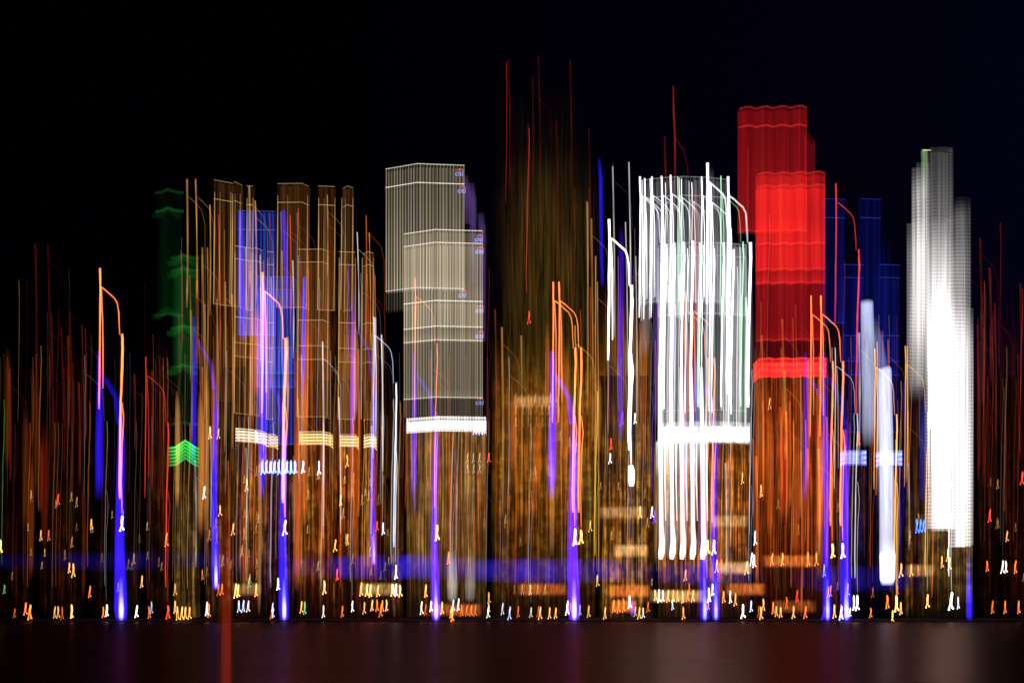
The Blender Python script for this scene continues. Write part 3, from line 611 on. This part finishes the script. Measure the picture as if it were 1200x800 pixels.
# waterfront lights: (x, y, colour, brightness of the end mark, size)
wl = [(17, 718, 'brown', .5, .8), (30, 713, 'orange', 1.2, 1), (35, 717, 'orange', 1.6, 1.1), (64, 717, 'gold', .6, .9), (68, 717, 'gold', .6, .9), (73, 718, 'brown', .5, .9), (84, 716, 'gold', 1.4, 1),
      (86, 668, 'gold', 1.1, 1), (81, 665, 'gold', .8, .9), (105, 693, 'orange', .9, .9), (125, 715, 'white', 1.6, .95), (121, 717, 'orange', .9, .8), (160, 716, 'white', 1.4, .95), (166, 681, 'gold', .8, .9), (107, 614, 'gold', .6, .9), (48, 627, 'gold', .6, .8), (57, 627, 'brown', .6, .8), (68, 585, 'red', .8, .9), (5, 690, 'green', .4, .8),
      (208, 718, 'gold', 1, 1), (213, 718, 'gold', 1.1, 1), (217, 718, 'gold', 1, 1), (222, 718, 'gold', 1, 1), (195, 632, 'orange', 1, 1), (280, 710, 'pale blue', .9, .95), (285, 710, 'pale blue', .9, .95), (291, 710, 'white', .8, .95),
      (292, 682, 'green', .5, .9), (300, 691, 'gold', 1, 1), (276, 692, 'gold', 1.6, 1), (279, 692, 'gold', 1.4, 1), (326, 684, 'white', 1.3, 1), (353, 711, 'gold', .9, .9), (357, 712, 'green', .8, .9), (380, 688, 'gold', 1.3, 1.1), (379, 716, 'white', .7, .9), (401, 716, 'orange', .6, .9),
      (395, 673, 'red', 1.2, .9), (413, 710, 'white', 1, .9), (423, 690, 'gold', .9, 1), (430, 691, 'gold', 1.8, 1), (434, 692, 'gold', 1.8, 1), (443, 692, 'gold', 1.3, .9), (427, 712, 'gold', .7, .9), (436, 709, 'gold', .9, .9), (442, 709, 'orange', .9, .9), (448, 710, 'orange', 1.2, .9), (453, 709, 'gold', 1, .9),
      (460, 691, 'gold', 1.7, 1), (464, 691, 'white', 1.7, 1), (469, 692, 'gold', 1.5, 1), (494, 712, 'white', .9, .95), (505, 710, 'white', 1.2, .9), (499, 692, 'gold', 1, 1), (518, 712, 'yellow', .7, 1), (530, 719, 'orange', 1.3, 1.1), (531, 709, 'white', .8, .8), (537, 708, 'white', .9, .9),
      (541, 715, 'brown', .8, .9), (547, 715, 'brown', .8, .9), (552, 715, 'orange', .7, .9), (557, 715, 'brown', .8, .9), (572, 717, 'white', .7, .9), (589, 713, 'pale blue', .7, .9), (573, 700, 'gold', .5, .9),
      (633, 718, 'gold', .9, .9), (644, 718, 'gold', 1, .9), (651, 718, 'gold', 1, .9), (665, 712, 'white', 1.2, 1), (690, 716, 'gold', .6, .9), (709, 718, 'gold', .8, .9), (719, 710, 'orange', .9, 1), (725, 710, 'orange', .8, 1), (731, 709, 'brown', .9, 1), (738, 705, 'white', 1.3, 1), (741, 712, 'blue', 1.2, 1), (749, 718, 'gold', 1, 1),
      (768, 697, 'gold', 1, .9), (772, 698, 'white', 1.2, .9), (777, 698, 'white', 1.1, .9), (783, 698, 'gold', .9, .9), (789, 698, 'gold', 1.1, .9), (794, 698, 'gold', .9, .9), (800, 699, 'gold', 1, .9), (806, 698, 'orange', .9, .9), (812, 698, 'gold', 1, .9), (801, 718, 'gold', .7, .9), (831, 697, 'white', 1.6, 1.1), (848, 699, 'gold', .9, .9), (856, 699, 'white', .8, .9), (862, 702, 'gold', .8, .9),
      (871, 716, 'white', 2, 1.1), (892, 718, 'gold', 1, 1), (906, 712, 'orange', .9, 1), (910, 716, 'gold', .8, .9), (915, 717, 'gold', 1, .9), (930, 717, 'gold', 1, .9), (944, 717, 'orange', 1, .9), (922, 706, 'brown', .8, .9), (934, 698, 'red', .8, .9), (966, 717, 'blue', 2, 1.1), (978, 716, 'gold', 1.1, 1), (986, 718, 'pale blue', 1.5, 1.1), (1001, 706, 'white', 1.7, 1),
      (885, 630, 'pale blue', 1.2, 1), (881, 655, 'white', 1, 1.1), (884, 657, 'white', .9, 1.1), (840, 663, 'gold', 1, .9), (875, 665, 'gold', .9, 1), (750, 600, 'gold', .9, .9), (764, 600, 'white', .9, .9), (767, 605, 'violet', 1, 1), (716, 520, 'red', 1, .9), (715, 537, 'white', 1, .9), (729, 490, 'violet', .9, 1), (744, 490, 'white', .9, .9),
      (1040, 705, 'orange', 1.4, 1.1), (1046, 722, 'gold', 1.2, .9), (1123, 706, 'pale blue', 1.1, .9), (1163, 711, 'brown', .8, .9), (1178, 711, 'orange', .8, .9), (1194, 711, 'orange', .9, .9), (1157, 663, 'orange', .9, .9), (1175, 664, 'white', .9, .9), (1179, 664, 'white', .8, .9), (1190, 664, 'orange', 1, .9), (1160, 604, 'red', 1, .9), (1180, 628, 'gold', .6, .9), (1198, 560, 'red', 1, 1),
      (1104, 658, 'gold', 1, .9), (1111, 650, 'yellow', .9, .9), (1113, 660, 'yellow', .9, .9), (1056, 668, 'gold', 1, 1), (1068, 668, 'gold', .7, .9), (1076, 668, 'brown', .6, .9), (990, 528, 'red', 1, .9),
      (239, 577, 'white', 1, .9), (258, 598, 'gold', .9, .9), (246, 507, 'gold', .8, 1), (256, 508, 'gold', .7, .9), (289, 568, 'gold', .7, .9), (273, 620, 'gold', .8, .9), (355, 547, 'pale blue', 2, 1), (374, 548, 'pale blue', 1.5, 1), (407, 540, 'gold', 1, .9), (399, 586, 'gold', .8, .9), (407, 632, 'gold', .7, .9), (449, 619, 'pale blue', 1.1, .9), (442, 616, 'red', 1, .8), (573, 536, 'red', 1, .8),
      (620, 372, 'red', .7, .9), (892, 575, 'gold', .8, .9), (870, 560, 'gold', .7, .9), (902, 473, 'gold', .5, .9), (0, 640, 'yellow', 1.5, 1.1)]
rw = random.Random(21)
for i in range(52):
    x = rw.uniform(172, 1060); y = rw.choice([690, 692, 710, 712, 716, 718, rw.uniform(610, 685)])
    wl.append((x, y+rw.uniform(-2, 2), rw.choice(['gold', 'gold', 'orange', 'white', 'brown', 'pale blue', 'orange']), rw.uniform(.35, 1.05), rw.uniform(.7, 1.0)))
for (x, y, c, g, sz) in wl:
    bright = 'bright ' if g >= 1.15 else ''
    if y > 702 : wh = ' along the waterline'
    elif y > 640: wh = ' just above the waterline'
    else: wh = ' high above the waterline'
    s = 0.22 if c in ('gold', 'white', 'pale blue') else .24
    if x < 205 or x > 1145: s *= .5
    trail(x, y, c, bright+c+' light squiggle'+wh, .62, s*(.15+.9*random.random()**2.2), parts=('L1', 'B', 'R1', 'R2') if random.random() < .5 else ('L1', 'R1'), fig=g*1.15, figs=sz*.95, amp={'L1': random.uniform(.3, .9), 'B': .5, 'R1': random.uniform(.5, 1.1)}, group='waterfront light marks')

# free thin streaks seen in the air: (x, y0, y1, colour, strength, radius)
fs = []
rnd = random.Random(77)
def rr(a, b): return rnd.uniform(a, b)
for i in range(10): fs.append((rr(3, 100), rr(365, 450), rr(90, 170), rnd.choice(['crimson', 'brown']), rr(.10, .34), rr(.8, 1.6)))
for x, y in ((41, 285), (56, 287), (60, 365), (82, 365)): fs.append((x, y, 170, 'crimson', .12, 1.2))
for i in range(5): fs.append((rr(150, 200), rr(390, 480), rr(90, 170), 'crimson', rr(.15, .4), rr(.9, 1.5)))
for x, y, l in ((219, 210, 150), (229, 210, 140), (246, 240, 130), (237, 290, 200), (243, 290, 150), (254, 350, 160), (292, 218, 120), (299, 235, 120), (264, 330, 200), (272, 345, 180)): fs.append((x, y, l, 'gold', rr(.25, .5), rr(.8, 1.2)))
for i in range(16): fs.append((rr(205, 440), rr(300, 440), rr(90, 200), rnd.choice(['gold', 'brown', 'brown', 'orange']), rr(.15, .45), rr(.8, 1.8)))
for i in range(12): fs.append((rr(205, 450), rr(460, 560), rr(80, 150), rnd.choice(['gold', 'brown', 'white']), rr(.15, .45), rr(.8, 1.4)))
for x, y, l in ((440, 372, 150), (447, 392, 160), (464, 450, 190), (397, 465, 160), (378, 400, 230)): fs.append((x, y, l, 'white', rr(.5, .9), rr(.8, 1.1)))
for i in range(9): fs.append((rr(470, 565), rr(420, 560), rr(90, 170), rnd.choice(['gold', 'brown', 'violet', 'crimson']), rr(.12, .35), rr(.8, 1.3)))
for x, y, l in ((596, 70, 150), (619, 145, 130), (631, 66, 150), (652, 142, 200), (668, 70, 150), (690, 150, 160), (673, 220, 150), (688, 236, 250), (693, 256, 260), (624, 90, 120)): fs.append((x, y, l, 'crimson' if y < 230 else 'gold', .045 if y < 230 else .28, rr(.9, 1.4)))
for i in range(12): fs.append((rr(575, 720), rr(330, 520), rr(120, 230), rnd.choice(['gold', 'brown', 'crimson', 'brown']), rr(.12, .35), rr(.8, 1.4)))
for x, y, l in ((698, 300, 370), (700, 330, 350), (718, 195, 200), (737, 190, 200), (745, 300, 200), (733, 260, 180)): fs.append((x, y, l, 'gold' if x < 702 else 'white', rr(.35, .7), rr(.8, 1.2)))
for i in range(12): fs.append((rr(765, 885), rr(500, 570), rr(90, 170), rnd.choice(['gold', 'orange', 'brown', 'white']), rr(.2, .6), rr(.8, 1.4)))
for i in range(26): fs.append((rr(885, 975), rr(350, 560), rr(100, 200), rnd.choice(['orange', 'brown', 'crimson', 'orange', 'gold']), rr(.15, .5), rr(.8, 2.0)))
for i in range(8): fs.append((rr(975, 1065), rr(380, 560), rr(90, 200), rnd.choice(['brown', 'crimson', 'blue', 'white']), rr(.2, .5), rr(.8, 1.4)))
for x, y, l in ((1028, 400, 180), (1050, 515, 200), (1063, 405, 160), (1088, 360, 250), (1093, 530, 170)): fs.append((x, y, l, 'orange' if x > 1080 else 'gold', rr(.5, .8), rr(.8, 1.1)))
for i in range(14): fs.append((rr(1145, 1199), rr(230, 470), rr(110, 200), rnd.choice(['crimson', 'crimson', 'brown']), rr(.06, .25), rr(.8, 1.6)))
for i in range(22): fs.append((rr(212, 440), rr(225, 330), rr(90, 165), rnd.choice(['gold', 'gold', 'white', 'orange', 'violet', 'crimson']), rr(.2, .7), rr(.5, 1.0)))
soft = []
for i in range(16): soft.append((rr(205, 450), rr(300, 520), rr(110, 220), rnd.choice(['orange', 'brown', 'gold', 'orange']), rr(.10, .24), rr(2.5, 5)))
for i in range(10): soft.append((rr(585, 770), rr(350, 540), rr(90, 200), rnd.choice(['orange', 'brown', 'gold']), rr(.06, .16), rr(2.5, 5)))
for i in range(9): soft.append((rr(890, 975), rr(430, 520), rr(120, 200), rnd.choice(['orange', 'crimson', 'orange', 'brown']), rr(.08, .24), rr(2.5, 5)))
for i in range(8): soft.append((rr(5, 110), rr(380, 560), rr(90, 160), rnd.choice(['crimson', 'brown']), rr(.03, .09), rr(2, 4.5)))
for x, y0, l, c, s, r in soft:
    d = nextd()-2; mb = MB()
    mb.tube([(x, y0, r*.6, 0), (x+.6, y0+l*.2, r, .8), (x+.8, y0+l*.5, r, 1), (x, y0+l*.85, r*.9, .8), (x-.4, y0+l, r*.6, 0)], d, n=10, cap=False)
    o = mb.build('light_streak', glow_mat(COL[c], round(s, 2), 1.1), None, (wx(x, d), d, wz(y0+l, d)))
    REG.append((o, f'broad soft {c} light streak', x, c, 'light streak', 'broad soft light streaks'))
for x, y0, l, c, s, r in fs:
    d = nextd()-5; mb = MB(); n = 9; k = rr(-.012, .012); P = []
    for i in range(n):
        f = i/(n-1); e = (1.1 if i == 0 else .55+.45*math.sin(f*6+x)**2)*(.35 if i == n-1 else 1)
        P.append((x+k*f*l+1.2*math.sin(f*2.6), y0+f*l, r*rr(.85, 1.15), e))
    mb.tube(P, d)
    if rnd.random() < .45:
        mb.tube([(x+1, y0+20, r*.6, .3), (x+9, y0+27, r*.6, .25), (x+17, y0+36, r*.6, .22), (x+21, y0+52, r*.6, .2), (x+22, y0+min(l, 150), r*.6, .12)], d+.5)
    o = mb.build('light_streak', glow_mat(COL[c], round(s*(.28 if x < 215 or x > 1145 else .6), 2), 1.1), None, (wx(x, d), d, wz(y0+l, d)))
    hi = 'high in the air' if y0 < 300 else 'at mid height' if y0 < 430 else 'low down'
    REG.append((o, f'thin {c} light streak {hi}', x, c, 'light streak', 'thin light streaks'))

# blue glow bands along the promenade and reddish foreground streak
def band(look, x0, x1, y, h, s, col, d):
    mb = MB(); n = 26; P = []
    for i in range(n+1):
        f = i/n; P.append((x0+(x1-x0)*f, y+random.uniform(-1, 1), h*(.7+.3*math.sin(pi*f)), math.sin(pi*f)**1.4*random.uniform(.1, 1.6)))
    mb.tube(P, d, n=12, cap=False)
    o = mb.build('glow_band', glow_mat(col, s, 1.6), None, (wx((x0+x1)/2, d), d, wz(y+h, d)))
    tag(o, look, 'light band', 'horizontal light bands')
band('faint blue horizontal band of light behind the leftmost blue shaft', -60, 330, 657, 12, .03, (.05, .03, 1), 1006)
band('bright blue horizontal band across the foot of the pale ribbed tower', 330, 600, 664, 16, .19, (.04, .02, 1), 1008)
band('blue horizontal band across the foot of the olive tower', 520, 770, 668, 16, .17, (.04, .02, 1), 1005)
band('dim blue horizontal band across the foot of the striped tower', 740, 900, 672, 14, .08, (.05, .03, 1), 1007)
band('blue horizontal band at the foot of the blue twins', 920, 1090, 678, 17, .09, (.04, .03, 1), 1006)
for i, (x0, x1, y, s, lab) in enumerate([(604, 668, 690, .16, 'long orange row of light under the olive tower'), (712, 764, 692, .28, 'orange brown row of light left of the striped tower'), (760, 830, 698, .22, 'golden row of light at the foot of the striped tower'),
                               (850, 900, 690, .22, 'orange row of light between striped and red towers'), (893, 960, 657, .24, 'gold and orange row of light at the foot of the red tower'), (718, 762, 645, .25, 'pale gold row of light left of the striped tower stripes'),
   (418, 470, 690, .16, 'golden row of light between gold towers and pale ribbed tower'), (500, 566, 714, .16, 'orange row of light on the waterline under the pale ribbed tower'), (715, 748, 710, .3, 'orange row of light on the waterline left of the striped tower'),
   (270, 306, 690, .10, 'golden row of light under the blue rooftop sign'), (840, 884, 665, .24, 'gold row of light between striped and red towers'), (700, 760, 600, .14, 'tan row of windows light high between olive and striped towers'), (832, 880, 610, .16, 'olive gold row of light right of the white stripes'), (1062, 1100, 668, .12, 'dim gold row of light under the blazing white tower'), (600, 650, 470, .12, 'gold row of windows light high on the olive tower'), (905, 960, 710, .10, 'orange row of light on the waterline under the red tower')]):
    d = 1003+i*.5; root = empty('light_row', (wx((x0+x1)/2, d), d, wz(y+12, d)))  # glowing strip added to strengthen the rows of light
    h = 9
    cols = ((1, .25, .05), (.8, .16, .03)) if 'orange' in lab else ((1, .6, .25), (.9, .45, .15))
    prism('row_light', [(x0, 3), (x0+(x1-x0)*.3, 0), (x0+(x1-x0)*.7, 0), (x1, 3)], 4, y-h, y+h, d, veil_mat(cols, s*1.7, fine=.7, lo=.35, hi=.7, base=.25, amp=1, edge=.3, prof=[(0, 0), (.35, 1), (.7, 1), (1, 0)], seed=50.0+i, vfreq=.1), root)
    tag(root, lab, 'lit awning', 'rows of light on the waterfront')
# soft white glow spots by the pale tower foot
for x, lab in ((530, 'soft white glow post, left of two at the pale ribbed tower foot'), (551, 'soft white glow post, right of two at the pale ribbed tower foot')):
    d = 1004; mb = MB(); mb.tube([(x, 640, 4, 0), (x, 665, 6, .6), (x, 685, 7, 1), (x, 700, 6, .6), (x, 706, 3, 0)], d, n=12, cap=False)
    tag(mb.build('glow_post', glow_mat((.9, .8, .7), .22 if x < 540 else .12, 1.2), None, (wx(x, d), d, wz(706, d))), lab, 'glow post')
# near dull red mast rising from the water; its glow stands in for lamplight
mb = MB(); d = 150
mb.tube([(264, 560, 3.5, 0), (264.5, 610, 5.5, .35), (265, 670, 6, .75), (265, 740, 6.2, .9), (265, 820, 6.5, .8)], d, n=14, cap=False)
mb.tube([(263, 560, 7, 0), (264, 680, 10, .18), (264, 820, 11, .2)], d+1.5, n=14, cap=False)
tag(mb.build('glowing_mast', glow_mat((.6, .045, .012), .10, .9), None, (wx(265, d), d, 0)), 'blurred dull red mast rising from the dark foreground water', 'mast')

# ------------------------------------------------------------------ labels for the trails: look + place + order from the left
ORD = ['first', 'second', 'third', 'fourth', 'fifth', 'sixth', 'seventh', 'eighth', 'ninth', 'tenth', 'eleventh', 'twelfth', 'thirteenth', 'fourteenth', 'fifteenth']
by = {}
for r in REG: by.setdefault((r[1], place(r[2])), []).append(r)
for (look, pl), L_ in by.items():
    L_.sort(key=lambda r: r[2]); n = len(L_)
    for i, (o, _, x, c, cat, grp) in enumerate(L_):
        if any(w_ in look for w_ in ('hanging', 'standing beside', 'crossing', 'two soft', 'joining', 'thin blue light shaft before', 'violet light shaft left')): lab = look
        elif n == 1: lab = f'{look} {pl}'
        elif n == 2: lab = f'{("left", "right")[i]} of two: {look} {pl}'
        else: lab = f'{ORD[i]} {look} from the left {pl}'
        ws = lab.split()
        tag(o, ' '.join(ws[:16]), cat, grp)
print('objects', len(bpy.data.objects), 'trails', len(REG))
